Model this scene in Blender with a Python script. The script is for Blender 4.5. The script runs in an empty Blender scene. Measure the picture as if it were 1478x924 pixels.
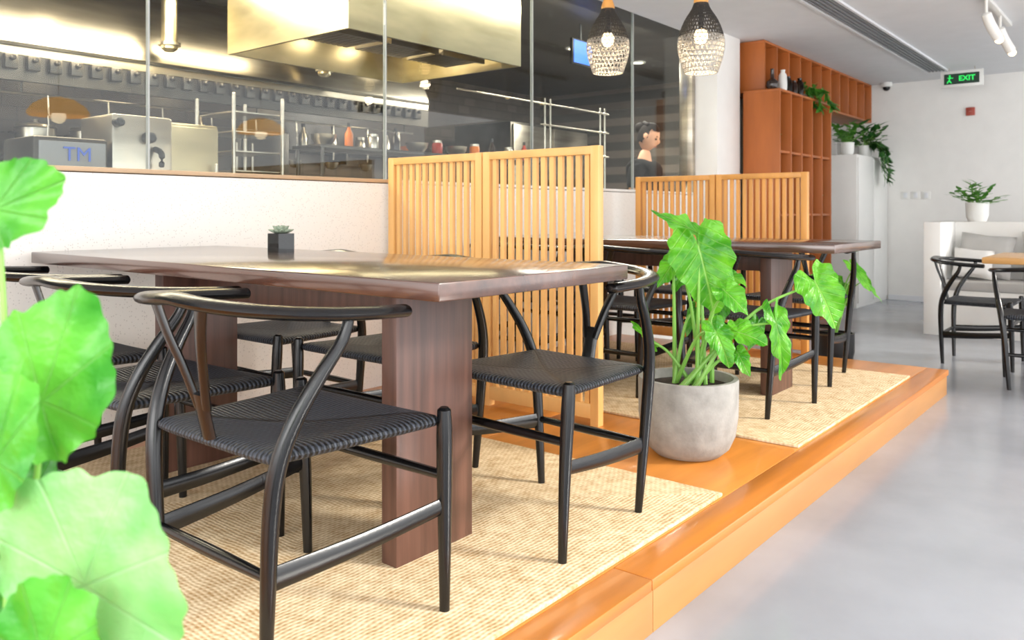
import bpy, bmesh, math, random
from mathutils import Vector, Matrix
random.seed(7)
PI=math.pi
C=bpy.context.scene.collection
CA,SA=math.cos(math.radians(39.1)),math.sin(math.radians(39.1))
F=1170.0; HZ=307.0; CZ=1.03; PZ=0.14
def P(px,py,d):
    u=(px-739)/F
    return Vector((d*(CA+SA*u), d*(SA-CA*u), CZ-(py-HZ)/F*d))
def lin(h,a=1.0):
    r=[int(h[i:i+2],16)/255 for i in (0,2,4)]
    return tuple([(c/12.92 if c<=.04045 else ((c+.055)/1.055)**2.4) for c in r]+[a])
# ---------------------------------------------------------------- materials
def nt(name):
    m=bpy.data.materials.new(name); m.use_nodes=True
    n=m.node_tree.nodes; l=m.node_tree.links
    return m,n,l,n['Principled BSDF'],n['Material Output']
def mul(c,k): return (min(1,c[0]*k),min(1,c[1]*k),min(1,c[2]*k),1)
def M(name,col,rough=.5,metal=0,var=.08,vs=(6,6,6),bump=0,bs=(60,60,60),spec=.5,emis=None,es=0,coat=0,dist=.002,crough=.08):
    m,n,l,b,out=nt(name)
    c=lin(col)
    tc=n.new('ShaderNodeTexCoord'); mp=n.new('ShaderNodeMapping'); mp.inputs['Scale'].default_value=vs
    l.new(tc.outputs['Object'],mp.inputs['Vector'])
    no=n.new('ShaderNodeTexNoise'); no.inputs['Scale'].default_value=1; no.inputs['Detail'].default_value=5
    l.new(mp.outputs[0],no.inputs['Vector'])
    r=n.new('ShaderNodeValToRGB'); r.color_ramp.elements[0].position=.32; r.color_ramp.elements[1].position=.68
    r.color_ramp.elements[0].color=mul(c,1-var); r.color_ramp.elements[1].color=mul(c,1+var)
    l.new(no.outputs['Fac'],r.inputs['Fac']); l.new(r.outputs['Color'],b.inputs['Base Color'])
    b.inputs['Roughness'].default_value=rough; b.inputs['Metallic'].default_value=metal
    b.inputs['Specular IOR Level'].default_value=spec
    if coat: b.inputs['Coat Weight'].default_value=coat; b.inputs['Coat Roughness'].default_value=crough
    if emis: b.inputs['Emission Color'].default_value=lin(emis); b.inputs['Emission Strength'].default_value=es
    if bump:
        mp2=n.new('ShaderNodeMapping'); mp2.inputs['Scale'].default_value=bs; l.new(tc.outputs['Object'],mp2.inputs['Vector'])
        n2=n.new('ShaderNodeTexNoise'); n2.inputs['Scale'].default_value=1; n2.inputs['Detail'].default_value=3
        l.new(mp2.outputs[0],n2.inputs['Vector'])
        bu=n.new('ShaderNodeBump'); bu.inputs['Strength'].default_value=bump; bu.inputs['Distance'].default_value=dist
        l.new(n2.outputs['Fac'],bu.inputs['Height']); l.new(bu.outputs[0],b.inputs['Normal'])
    return m
def math_(n,l,op,a,b=None):
    x=n.new('ShaderNodeMath'); x.operation=op
    for i,v in enumerate((a,b)):
        if v is None: continue
        if hasattr(v,'is_output'): l.new(v,x.inputs[i])
        else: x.inputs[i].default_value=v
    return x.outputs[0]
def cord_mat(name,ca,cb,hx,hy,pitch,mode):
    m,n,l,b,out=nt(name)
    tc=n.new('ShaderNodeTexCoord'); s=n.new('ShaderNodeSeparateXYZ'); l.new(tc.outputs['Object'],s.inputs[0])
    nz=n.new('ShaderNodeTexNoise'); nz.inputs['Scale'].default_value=16; nz.inputs['Detail'].default_value=4; l.new(tc.outputs['Object'],nz.inputs['Vector'])
    wob=math_(n,l,'MULTIPLY',math_(n,l,'SUBTRACT',nz.outputs['Fac'],.5),pitch*(1.6 if mode=='rug' else .5))
    ax=math_(n,l,'ABSOLUTE',s.outputs['X']); ay=math_(n,l,'ABSOLUTE',s.outputs['Y'])
    if mode=='seat':
        a=math_(n,l,'DIVIDE',ax,hx); c=math_(n,l,'DIVIDE',ay,hy)
        mask=math_(n,l,'GREATER_THAN',a,c)
        inv=math_(n,l,'SUBTRACT',1.0,mask)
        co=math_(n,l,'ADD',math_(n,l,'MULTIPLY',s.outputs['Y'],mask),math_(n,l,'MULTIPLY',s.outputs['X'],inv))
        al=math_(n,l,'ADD',math_(n,l,'MULTIPLY',s.outputs['X'],mask),math_(n,l,'MULTIPLY',s.outputs['Y'],inv))
        diag=math_(n,l,'ABSOLUTE',math_(n,l,'SUBTRACT',a,c))
    else:
        ex=math_(n,l,'SUBTRACT',hx,ax); ey=math_(n,l,'SUBTRACT',hy,ay)
        mask=math_(n,l,'LESS_THAN',ex,ey); inv=math_(n,l,'SUBTRACT',1.0,mask)
        co=math_(n,l,'MINIMUM',ex,ey)
        al=math_(n,l,'ADD',math_(n,l,'MULTIPLY',s.outputs['Y'],mask),math_(n,l,'MULTIPLY',s.outputs['X'],inv))
    co=math_(n,l,'ADD',co,wob)
    st=math_(n,l,'ADD',math_(n,l,'MULTIPLY',math_(n,l,'SINE',math_(n,l,'MULTIPLY',co,2*PI/pitch)),.5),.5)
    cell=math_(n,l,'FLOOR',math_(n,l,'DIVIDE',co,pitch))
    tw=math_(n,l,'SINE',math_(n,l,'ADD',math_(n,l,'MULTIPLY',al,2*PI/(pitch*1.4)),math_(n,l,'MULTIPLY',cell,2.4)))
    tw=math_(n,l,'ADD',math_(n,l,'MULTIPLY',tw,.5),.5)
    h=math_(n,l,'ADD',math_(n,l,'MULTIPLY',st,.75 if mode=='seat' else .55),math_(n,l,'MULTIPLY',tw,.25))
    if mode=='seat':
        h=math_(n,l,'MULTIPLY',h,math_(n,l,'MINIMUM',math_(n,l,'ADD',math_(n,l,'MULTIPLY',diag,14.0),.05),1.0))
    n3=n.new('ShaderNodeTexNoise'); n3.inputs['Scale'].default_value=30; n3.inputs['Detail'].default_value=8; l.new(tc.outputs['Object'],n3.inputs['Vector'])
    f=math_(n,l,'ADD',math_(n,l,'MULTIPLY',h,.85 if mode=='seat' else .5),math_(n,l,'MULTIPLY',n3.outputs['Fac'],.25 if mode=='seat' else .65))
    if mode=='seat':
        f=math_(n,l,'ADD',f,math_(n,l,'MULTIPLY',math_(n,l,'SUBTRACT',mask,.5),.14))
    r=n.new('ShaderNodeValToRGB'); r.color_ramp.elements[0].position=.25; r.color_ramp.elements[1].position=.85
    r.color_ramp.elements[0].color=lin(ca); r.color_ramp.elements[1].color=lin(cb); l.new(f,r.inputs['Fac']); l.new(r.outputs[0],b.inputs['Base Color'])
    b.inputs['Roughness'].default_value=.85 if mode=='rug' else .5
    b.inputs['Specular IOR Level'].default_value=.2 if mode=='rug' else .4
    bu=n.new('ShaderNodeBump'); bu.inputs['Strength'].default_value=.8; bu.inputs['Distance'].default_value=.0025 if mode=='rug' else .004
    l.new(f if mode=='rug' else h,bu.inputs['Height']); l.new(bu.outputs[0],b.inputs['Normal'])
    return m
def leaf_mat(name,dark,light,vein,radial=False,transl=.35,va=.3):
    m,n,l,b,out=nt(name)
    uv=n.new('ShaderNodeUVMap'); s=n.new('ShaderNodeSeparateXYZ'); l.new(uv.outputs[0],s.inputs[0])
    y=math_(n,l,'ABSOLUTE',s.outputs['Y'])
    if radial:
        an=math_(n,l,'ARCTAN2',s.outputs['Y'],s.outputs['X'])
        w=math_(n,l,'ABSOLUTE',math_(n,l,'SINE',math_(n,l,'MULTIPLY',an,4.0)))
        rad=math_(n,l,'SQRT',math_(n,l,'ADD',math_(n,l,'MULTIPLY',y,y),math_(n,l,'MULTIPLY',s.outputs['X'],s.outputs['X'])))
        w=math_(n,l,'MULTIPLY',w,math_(n,l,'ADD',rad,.15))
        v=math_(n,l,'SUBTRACT',1.0,math_(n,l,'MINIMUM',math_(n,l,'MULTIPLY',w,9.0),1.0))
        v=math_(n,l,'MULTIPLY',v,va)
    else:
        q=math_(n,l,'SUBTRACT',s.outputs['X'],math_(n,l,'MULTIPLY',y,.75))
        w=math_(n,l,'ABSOLUTE',math_(n,l,'SINE',math_(n,l,'MULTIPLY',q,19.0)))
        v1=math_(n,l,'SUBTRACT',1.0,math_(n,l,'MINIMUM',math_(n,l,'MULTIPLY',w,3.0),1.0))
        v2=math_(n,l,'SUBTRACT',1.0,math_(n,l,'MINIMUM',math_(n,l,'MULTIPLY',y,34.0),1.0))
        v=math_(n,l,'MAXIMUM',math_(n,l,'MULTIPLY',v1,.35),math_(n,l,'MULTIPLY',v2,.8))
    tc=n.new('ShaderNodeTexCoord'); no=n.new('ShaderNodeTexNoise'); no.inputs['Scale'].default_value=14; l.new(tc.outputs['Object'],no.inputs['Vector'])
    r=n.new('ShaderNodeValToRGB'); r.color_ramp.elements[0].position=.35; r.color_ramp.elements[1].position=.65
    r.color_ramp.elements[0].color=lin(dark); r.color_ramp.elements[1].color=lin(light); l.new(no.outputs['Fac'],r.inputs['Fac'])
    mx=n.new('ShaderNodeMixRGB'); l.new(v,mx.inputs['Fac']); l.new(r.outputs[0],mx.inputs['Color1']); mx.inputs['Color2'].default_value=lin(vein)
    l.new(mx.outputs[0],b.inputs['Base Color']); b.inputs['Roughness'].default_value=.36
    n4=n.new('ShaderNodeTexNoise'); n4.inputs['Scale'].default_value=60; l.new(tc.outputs['Object'],n4.inputs['Vector'])
    hh=math_(n,l,'ADD',v,math_(n,l,'MULTIPLY',n4.outputs['Fac'],.8))
    bu=n.new('ShaderNodeBump'); bu.inputs['Strength'].default_value=.8; bu.inputs['Distance'].default_value=.005; bu.invert=True
    l.new(hh,bu.inputs['Height']); l.new(bu.outputs[0],b.inputs['Normal'])
    t=n.new('ShaderNodeBsdfTranslucent'); l.new(mx.outputs[0],t.inputs['Color']); l.new(bu.outputs[0],t.inputs['Normal'])
    ms=n.new('ShaderNodeMixShader'); ms.inputs[0].default_value=transl; l.new(b.outputs[0],ms.inputs[1]); l.new(t.outputs[0],ms.inputs[2]); l.new(ms.outputs[0],out.inputs[0])
    return m
def glass_mat(name,tint='F4F8F6',base=.05,rough=0.0):
    m,n,l,b,out=nt(name); n.remove(b)
    t=n.new('ShaderNodeBsdfTransparent'); t.inputs[0].default_value=lin(tint)
    g=n.new('ShaderNodeBsdfGlossy'); g.inputs['Roughness'].default_value=rough
    lw=n.new('ShaderNodeLayerWeight'); lw.inputs['Blend'].default_value=.5
    f=math_(n,l,'ADD',math_(n,l,'MULTIPLY',math_(n,l,'POWER',lw.outputs['Facing'],5.0),1-base),base)
    ms=n.new('ShaderNodeMixShader'); l.new(f,ms.inputs[0]); l.new(t.outputs[0],ms.inputs[1]); l.new(g.outputs[0],ms.inputs[2]); l.new(ms.outputs[0],out.inputs[0])
    return m
def emit_mat(name,col,s):
    m,n,l,b,out=nt(name); b.inputs['Base Color'].default_value=lin(col); b.inputs['Emission Color'].default_value=lin(col); b.inputs['Emission Strength'].default_value=s
    return m
def terrazzo(name):
    m,n,l,b,out=nt(name)
    tc=n.new('ShaderNodeTexCoord'); v=n.new('ShaderNodeTexVoronoi'); v.inputs['Scale'].default_value=115; l.new(tc.outputs['Object'],v.inputs['Vector'])
    th=math_(n,l,'LESS_THAN',v.outputs['Distance'],.28)
    wn=n.new('ShaderNodeSeparateXYZ'); l.new(v.outputs['Color'],wn.inputs[0])
    pick=math_(n,l,'MULTIPLY',th,math_(n,l,'GREATER_THAN',wn.outputs[0],.55))
    r=n.new('ShaderNodeValToRGB'); r.color_ramp.elements[0].color=lin('CECCC7'); r.color_ramp.elements[1].color=lin('E0DDD6'); l.new(wn.outputs[1],r.inputs['Fac'])
    mx=n.new('ShaderNodeMixRGB'); l.new(pick,mx.inputs['Fac']); mx.inputs['Color1'].default_value=lin('ECEAE4'); l.new(r.outputs[0],mx.inputs['Color2'])
    l.new(mx.outputs[0],b.inputs['Base Color']); b.inputs['Roughness'].default_value=.5
    return m
def tile_mat(name,c1,c2,cm):
    m,n,l,b,out=nt(name)
    tc=n.new('ShaderNodeTexCoord'); mp=n.new('ShaderNodeMapping'); mp.inputs['Rotation'].default_value=(PI/2,0,0); l.new(tc.outputs['Object'],mp.inputs['Vector'])
    br=n.new('ShaderNodeTexBrick'); l.new(mp.outputs[0],br.inputs['Vector']); br.inputs['Scale'].default_value=1; br.inputs['Brick Width'].default_value=.2; br.inputs['Row Height'].default_value=.1; br.inputs['Mortar Size'].default_value=.003
    br.inputs['Color1'].default_value=lin(c1); br.inputs['Color2'].default_value=lin(c2); br.inputs['Mortar'].default_value=lin(cm)
    l.new(br.outputs['Color'],b.inputs['Base Color']); b.inputs['Roughness'].default_value=.25
    return m
m_black=M('black_wood','090A0C',.26,var=.35,vs=(90,90,9),spec=.45,bump=.15,bs=(160,160,14),coat=.08)
m_cord=cord_mat('black_cord','020304','3C414A',.205,.24,.0120,'seat')
m_walnut=M('walnut','4E3226',.24,var=.35,vs=(26,1.4,26),coat=.7,spec=.5,crough=.13)
m_walnutleg=M('walnut_leg','563A30',.38,var=.35,vs=(36,36,2.0),bump=.25,bs=(70,70,4))
m_rug=cord_mat('jute','A58458','F0DDBA',.895,.955,.0125,'rug')
m_rug2=cord_mat('jute_far','A58458','F0DDBA',.845,.955,.0125,'rug')
m_plat=M('platform_wood','C67F36',.3,var=.2,vs=(1.2,11,11),coat=.2)
m_trimw=M('platform_edge_wood','C27830',.3,var=.2,vs=(1.0,14,14),coat=.2)
m_riser=M('riser_wood','AC7A45',.35,var=.14,vs=(1.2,9,9))
m_pine=M('pine','E2B06C',.4,var=.1,vs=(10,10,2),coat=.1)
m_pine2=M('pine_warm','D4984F',.4,var=.12,vs=(10,10,2),coat=.1)
m_sill=M('sill_wood','C4A888',.45,var=.1,vs=(2,14,14))
m_terr=terrazzo('terrazzo')
m_white=M('white_paint','E8E7E3',.6,var=.02)
m_ceil=M('ceiling_paint','DCDEE1',.7,var=.02)
m_dark=M('kitchen_dark','4A4744',.5,var=.15)
m_tile=tile_mat('kitchen_tiles','6A6058','5A5149','3D3935')
m_conc=M('concrete_floor','989CA3',.18,var=.16,vs=(1.4,1.4,1.4),bump=.08,bs=(3,3,3),spec=.6)
m_pot=M('concrete_pot','8F8D88',.75,var=.18,vs=(18,18,18),bump=.45,bs=(110,110,110))
m_soil=M('soil','2B1E15',.95,var=.4,vs=(60,60,60),bump=1,bs=(90,90,90),dist=.01)
m_steel=M('steel','BFB7A9',.28,1,var=.22,vs=(1.5,1.5,14),bump=.15,bs=(3,3,3),dist=.02)
m_steelw=M('steel_warm','D4C8A6',.34,1,var=.2,vs=(2,2,8),bump=.15,bs=(3,3,3),dist=.02)
m_steeld=M('steel_dark','55514B',.32,1,var=.3)
m_blackp=M('black_plastic','17181A',.4,var=.1)
m_glass=glass_mat('glazing','F0F3F2',.025)
m_jar=glass_mat('jar_glass','7E8482',.05)
m_seal=M('clear_seal','A7ACAB',.3,var=.02)
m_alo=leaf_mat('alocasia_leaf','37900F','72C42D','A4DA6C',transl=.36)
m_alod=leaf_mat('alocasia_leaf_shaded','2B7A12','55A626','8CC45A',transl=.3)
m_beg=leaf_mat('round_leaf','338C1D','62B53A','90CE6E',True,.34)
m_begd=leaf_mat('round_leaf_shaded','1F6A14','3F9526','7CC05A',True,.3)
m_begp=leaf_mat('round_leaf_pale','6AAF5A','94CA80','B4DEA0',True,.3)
m_stem=M('stem','79AE48',.45,var=.12)
m_green=leaf_mat('small_leaf','3A7A26','5FA83C','6FB84A')
m_greend=leaf_mat('dark_leaf','28591F','40803A','4A8C48')
m_succ=M('succulent','8C9A86',.5,var=.2)
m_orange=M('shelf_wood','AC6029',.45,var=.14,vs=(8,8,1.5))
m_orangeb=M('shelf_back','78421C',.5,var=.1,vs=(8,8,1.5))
m_oak=M('oak','D0A064',.35,var=.12,vs=(10,1.5,10),coat=.2)
m_cush=M('cushion_grey','AEACA8',.9,var=.05,bump=.3,bs=(200,200,200))
m_cushl=M('cushion_light','CAC8C4',.9,var=.05,bump=.3,bs=(200,200,200))
m_whitep=M('white_ceramic','E2E2DE',.3,var=.02)
m_brown=M('amber_glass','2A1A14',.15,var=.1)
m_red=M('red_plastic','B8321E',.4,var=.05)
m_or=M('orange_plastic','E0761C',.4,var=.05)
m_bulb=emit_mat('bulb','FFDFA6',9)
m_hood=emit_mat('hood_lamp','FFEBC8',14)
m_reflglow=emit_mat('reflection_blue','2F63D8',1.2)  # emission that stands in for a blue reflection in the glazing
m_exitg=emit_mat('exit_green','1FC653',1.0)
m_weaved=M('weave_dark','2E2C2A',.6,var=.1)
m_weavel=M('weave_light','9D988F',.6,var=.05)
m_rattan=M('rattan','C99C5E',.6,var=.1,emis='FFC070',es=6)
m_skin=M('skin','D09A7C',.5,var=.03)
m_hair=M('hair','150E0B',.8,var=.2,vs=(80,80,20),spec=.15)
m_cloth=M('black_cloth','0F1012',.9,var=.1,spec=.2)
m_trous=M('trousers','22242B',.85,var=.1)
m_eye=M('eye_dark','140E0B',.3,var=0)
m_lip=M('lip','9A5145',.5,var=.02)
m_blue=M('blue_letter','3A5FC4',.4,var=0)
m_grille=M('grille','86898D',.5,var=.05)
# ---------------------------------------------------------------- mesh helpers
def cr(pts,n):
    pts=[tuple(map(float,p)) for p in pts]
    if len(pts)==2: return [tuple(a+(b-a)*i/n for a,b in zip(*pts)) for i in range(n+1)]
    out=[]
    for i in range(len(pts)-1):
        p0=pts[max(i-1,0)];p1=pts[i];p2=pts[i+1];p3=pts[min(i+2,len(pts)-1)]
        for k in range(n):
            t=k/n
            out.append(tuple(.5*((2*b)+(-a+c)*t+(2*a-5*b+4*c-d)*t*t+(-a+3*b-3*c+d)*t**3) for a,b,c,d in zip(p0,p1,p2,p3)))
    out.append(pts[-1]); return out
def wl(o):
    v=Vector((0,0,0))
    while o is not None: v+=o.location; o=o.parent
    return v
class MB:
    def __init__(s): s.bm=bmesh.new(); s.uv=s.bm.loops.layers.uv.new('UVMap')
    def box(s,x0,x1,y0,y1,z0,z1,bev=0):
        t=bmesh.new(); bmesh.ops.create_cube(t,size=1)
        bmesh.ops.scale(t,vec=(abs(x1-x0),abs(y1-y0),abs(z1-z0)),verts=t.verts)
        if bev: bmesh.ops.bevel(t,geom=t.edges[:],offset=bev,segments=2,affect='EDGES',profile=.5)
        bmesh.ops.translate(t,vec=((x0+x1)/2,(y0+y1)/2,(z0+z1)/2),verts=t.verts); s.add(t); return s
    def add(s,t,mtx=None):
        if mtx is not None: t.transform(mtx)
        me=bpy.data.meshes.new('tmp'); t.to_mesh(me); t.free(); s.bm.from_mesh(me); bpy.data.meshes.remove(me)
    def rings(s,R,closed=True,caps=True):
        vs=[[s.bm.verts.new(p) for p in r] for r in R]; n=len(vs[0])
        for a,b in zip(vs,vs[1:]):
            for i in range(n if closed else n-1):
                j=(i+1)%n
                try: s.bm.faces.new((a[i],a[j],b[j],b[i]))
                except ValueError: pass
        if caps and closed:
            s.bm.faces.new(vs[0][::-1]); s.bm.faces.new(vs[-1])
    def tube(s,pts,n=6,seg=10,up=(0,0,1)):
        pts=[tuple(p)+((p[3],) if len(p)==4 else ()) for p in pts]
        q=cr(pts,n); up=Vector(up); R=[]
        N=len(q)
        for i,p in enumerate(q):
            a=Vector(q[max(i-1,0)][:3]); b=Vector(q[min(i+1,N-1)][:3]); T=(b-a).normalized()
            S=T.cross(up)
            if S.length<1e-4: S=T.cross(Vector((1,.01,0)))
            S.normalize(); Nn=S.cross(T); c=Vector(p[:3])
            def ring(c,k): return [c+S*p[3]*k*math.cos(2*PI*j/seg)+Nn*p[4]*k*math.sin(2*PI*j/seg) for j in range(seg)]
            rr=min(p[3],p[4])
            if i==0: R.append(ring(c-T*rr*.35,.6))
            R.append(ring(c,1))
            if i==N-1: R.append(ring(c+T*rr*.35,.6))
        s.rings(R); return s
    def lathe(s,prof,c,seg=32,caps=False):
        R=[[Vector((c[0]+r*math.cos(2*PI*j/seg),c[1]+r*math.sin(2*PI*j/seg),c[2]+z)) for j in range(seg)] for r,z in prof]
        s.rings(R,caps=caps); return s
    def ball(s,c,r,sub=2,sc=(1,1,1)):
        t=bmesh.new(); bmesh.ops.create_icosphere(t,subdivisions=sub,radius=r); bmesh.ops.scale(t,vec=sc,verts=t.verts); bmesh.ops.translate(t,vec=c,verts=t.verts); s.add(t); return s
    def build(s,name,mat,parent=None,org=None,smooth=True,flat=False):
        if parent is not None: bmesh.ops.translate(s.bm,verts=s.bm.verts,vec=-wl(parent))
        elif org is not None: bmesh.ops.translate(s.bm,verts=s.bm.verts,vec=-Vector(org))
        if not flat: bmesh.ops.recalc_face_normals(s.bm,faces=s.bm.faces)
        me=bpy.data.meshes.new(name); s.bm.to_mesh(me); s.bm.free()
        if smooth:
            me.shade_smooth(); me.set_sharp_from_angle(angle=math.radians(38))
        me.materials.append(mat); o=bpy.data.objects.new(name,me); C.objects.link(o)
        if parent is not None: o.parent=parent
        elif org is not None: o.location=org
        return o
def tag(o,label=None,cat=None,group=None,kind=None):
    if label:o['label']=label
    if cat:o['category']=cat
    if group:o['group']=group
    if kind:o['kind']=kind
    return o
def thing(name,label,cat,loc,group=None,rz=0):
    o=bpy.data.objects.new(name,None); C.objects.link(o); o.location=loc; o.rotation_euler=(0,0,rz); o.empty_display_size=.05
    return tag(o,label,cat,group)
def struct(name,mb,mat,smooth=True): return tag(mb.build(name,mat,smooth=smooth),kind='structure')
def dup(root,loc,rz=0,label=None,group=None):
    r=root.copy(); C.objects.link(r); r.location=loc; r.rotation_euler=(0,0,rz)
    if label:r['label']=label
    if group:r['group']=group
    for ch in list(root.children):
        c=ch.copy(); C.objects.link(c); c.parent=r
        for g in ch.children:
            d=g.copy(); C.objects.link(d); d.parent=c
    return r
# ---------------------------------------------------------------- setting
CE=2.56
struct('floor',MB().box(-3,10.45,-4,6.6,-.1,0),m_conc)
struct('ceiling',MB().box(-3,10.45,-2.3,3.2,CE,CE+.1),m_ceil)
struct('ceiling_kitchen',MB().box(-3,10.45,3.2,6.6,CE,CE+.1),m_dark)
struct('wall_back',MB().box(10.3,10.45,-4,3.2,0,CE),m_white)
struct('wall_left',MB().box(-3,6.35,3.15,3.27,0,1.18),m_terr)
struct('wall_shelf',MB().box(6.82,10.3,3.2,3.3,0,CE),m_white)
struct('wall_kitchen_back',MB().box(-3,10.45,6.5,6.6,0,CE),m_tile)
struct('wall_kitchen_side',MB().box(8.6,8.7,3.3,6.5,0,CE),m_tile)
struct('trim_1',MB().box(-3,2.86,3.14,3.28,1.184,1.202,.003),m_sill)
struct('trim_5',MB().box(2.86,6.35,3.145,3.275,1.184,1.202,.003),m_white)
struct('wall_pillar',MB().box(6.36,6.82,2.95,3.27,0,CE,.003),m_white)
struct('trim_2',MB().box(6.30,6.355,3.15,3.27,1.203,CE,.003),m_steel)
struct('baseboard_back',MB().box(10.285,10.3,-4,2.6,0,.06),m_ceil)
w=MB(); sx=[-3,-.95,.33,1.61,2.88,4.14,5.40,6.30]
for a,b in zip(sx,sx[1:]): w.box(a+.003,b-.003,3.195,3.205,1.203,CE)
win=struct('window_1',w,m_glass)
w=MB()
for a in sx[1:-1]: w.box(a-.003,a+.003,3.19,3.21,1.203,CE)
w.build('seal',m_seal,win)
pl=MB()
xs=[-3,-.6,.85,2.3,3.75,5.12]
for a,b in zip(xs,xs[1:]):
    for c,d in ((1.085,2.1),(2.1,3.15)): pl.box(a+.001,b-.001,c+.001,d-.001,.0,PZ,.002)
struct('platform',pl,m_plat)
pl=MB()
for a,b in ((-3,1.74),(1.74,5.12)): pl.box(a+.001,b-.001,.975,1.085,PZ-.03,PZ,.004)
struct('trim_3',pl,m_trimw)
pl=MB()
for a,b in ((-3,1.76),(1.76,5.12)): pl.box(a+.001,b-.001,.985,1.084,0,PZ-.03,.001)
struct('trim_4',pl,m_riser)
g=thing('air_vent','long grey slatted air vent in the white ceiling','vent',(7.7,1.95,CE-.02))
f=MB(); f.box(5,9.65,1.84,1.86,CE-.02,CE-.002); f.box(5,9.65,2.04,2.06,CE-.02,CE-.002); f.box(9.63,9.65,1.86,2.04,CE-.02,CE-.002); f.build('frame',m_ceil,g)
f=MB()
for k in range(5): f.box(5,9.63,1.875+k*.034,1.889+k*.034,CE-.018,CE-.004)
f.build('slats',m_grille,g)
# ---------------------------------------------------------------- chair
def make_chair():
    r=thing('dining_chair','x','chair',(0,0,0))
    s=MB(); n=18; ss=[math.sin(PI/2*(i/n*2-1)) for i in range(n+1)]
    def pt(a,b,top):
        e=max(abs(a),abs(b)); h=.021*math.sqrt(max(0,1-e**7))
        cnr=1-.04*(abs(a)*abs(b))**6
        hy=.215+(.258-.215)*(a*.5+.5)
        z=.422+(h-.022*(1-a*a)*(1-b*b) if top else -h)
        return Vector((a*.212*cnr,b*hy*cnr,z))
    for top in (1,0):
        g=[[s.bm.verts.new(pt(a,b,top)) for b in ss] for a in ss]
        for i in range(n):
            for j in range(n): s.bm.faces.new((g[i][j],g[i+1][j],g[i+1][j+1],g[i][j+1]) if top else (g[i][j],g[i][j+1],g[i+1][j+1],g[i+1][j]))
    bmesh.ops.remove_doubles(s.bm,verts=s.bm.verts,dist=.0008)
    s.build('seat',m_cord,r)
    for sd in (-1,1):
        MB().tube([(.218,sd*.245,0,.0115),(.214,sd*.249,.2,.0155),(.208,sd*.254,.37,.018),(.205,sd*.256,.447,.0155)],6,14,(1,0,0)).build('leg',m_black,r)
        MB().tube([(-.20,sd*.188,0,.011),(-.204,sd*.2,.15,.0145),(-.206,sd*.214,.32,.0168),(-.198,sd*.227,.42,.0172),(-.172,sd*.243,.5,.016),(-.130,sd*.26,.575,.0145),(-.090,sd*.272,.635,.0125),(-.075,sd*.277,.682,.0105)],6,14,(0,1,0)).build('leg',m_black,r)
    pts=[]
    for k in range(-9,10):
        t=k/9
        x=-.278+ (abs(t)**2.3)*.340; y=.286*math.sin(min(1,abs(t)*1.12)*PI/2)*(1 if t>0 else -1)
        if abs(t)>.92: y*=.985
        z=.713-.034*abs(t)
        wd=.026 if abs(t)<.9 else .022
        pts.append((x,y,z,wd,.0135))
    MB().tube(pts,3,14,(0,0,1)).build('back_rail',m_black,r)
    sp=MB()
    sp.tube([(-.200,0,.415,.026,.008),(-.214,0,.475,.025,.008),(-.224,0,.52,.030,.008)],5,10,(1,0,.3))
    for sd in (-1,1): sp.tube([(-.217,sd*.014,.49,.014,.0075),(-.238,sd*.036,.57,.014,.0075),(-.258,sd*.062,.64,.016,.0075),(-.272,sd*.088,.712,.019,.0075)],5,10,(1,0,.3))
    sp.build('splat',m_black,r)
    for sd in (-1,1): MB().tube([(-.202,sd*.203,.20,.007,.024),(0,sd*.226,.212,.008,.021),(.213,sd*.25,.235,.007,.018)],5,10).build('stretcher',m_black,r)
    MB().tube([(.212,-.25,.30,.011),(.212,0,.30,.013),(.212,.25,.30,.011)],4,10).build('stretcher',m_black,r)
    MB().tube([(-.205,-.203,.205,.010),(-.205,0,.205,.013),(-.205,.203,.205,.010)],4,10).build('stretcher',m_black,r)
    return r
ch0=make_chair(); used=[0]
def chair(x,y,z,rz,label,group):
    if not used[0]:
        used[0]=1; ch0.location=(x,y,z); ch0.rotation_euler=(0,0,rz); tag(ch0,label,None,group); return ch0
    return dup(ch0,(x,y,z),rz,label,group)
RZ=PZ+.012
G1='wishbone chairs around the nearest table'; G2='wishbone chairs around the second table'
chair(1.078,1.49,RZ,0,'nearest black wishbone chair, its back to the camera, at the front left',G1)
chair(1.09,2.12,RZ,.02,'black wishbone chair just behind the nearest one, on the same side of the first table',G1)
chair(1.10,2.75,RZ,-.02,'black wishbone chair farthest left, beside the terrazzo wall',G1)
chair(1.893,1.414,RZ,PI-.07,'black wishbone chair right of the thick brown leg of the nearest table',G1)
chair(1.89,2.05,RZ,PI,'middle black wishbone chair between the nearest table and the slatted screen',G1)
chair(1.89,2.68,RZ,PI,'black wishbone chair on the far side of the nearest table, beside the terrazzo wall',G1)
chair(3.56,1.52,RZ,0,'black wishbone chair at the second table, behind the leafy plant in the concrete pot',G2)
chair(3.56,2.15,RZ,0,'black wishbone chair at the second table, between the potted plant and the nearer slatted screen',G2)
chair(3.56,2.78,RZ,0,'black wishbone chair at the second table hidden mostly behind the nearer slatted screen',G2)
chair(4.40,1.58,RZ,PI,'black wishbone chair on the far side of the second table, nearest the platform edge',G2)
chair(4.40,2.2,RZ,PI,'middle black wishbone chair on the far side of the second table',G2)
chair(4.40,2.82,RZ,PI,'black wishbone chair on the far side of the second table, nearest the kitchen wall',G2)
G3='wishbone chairs around the light wood table'
chair(6.34,1.01,0,-PI/2,'black wishbone chair at the end of the light wood table, before the white bench',G3)
chair(5.68,.55,0,.05,'black wishbone chair cut by the right edge, near side of the light wood table',G3)
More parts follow.
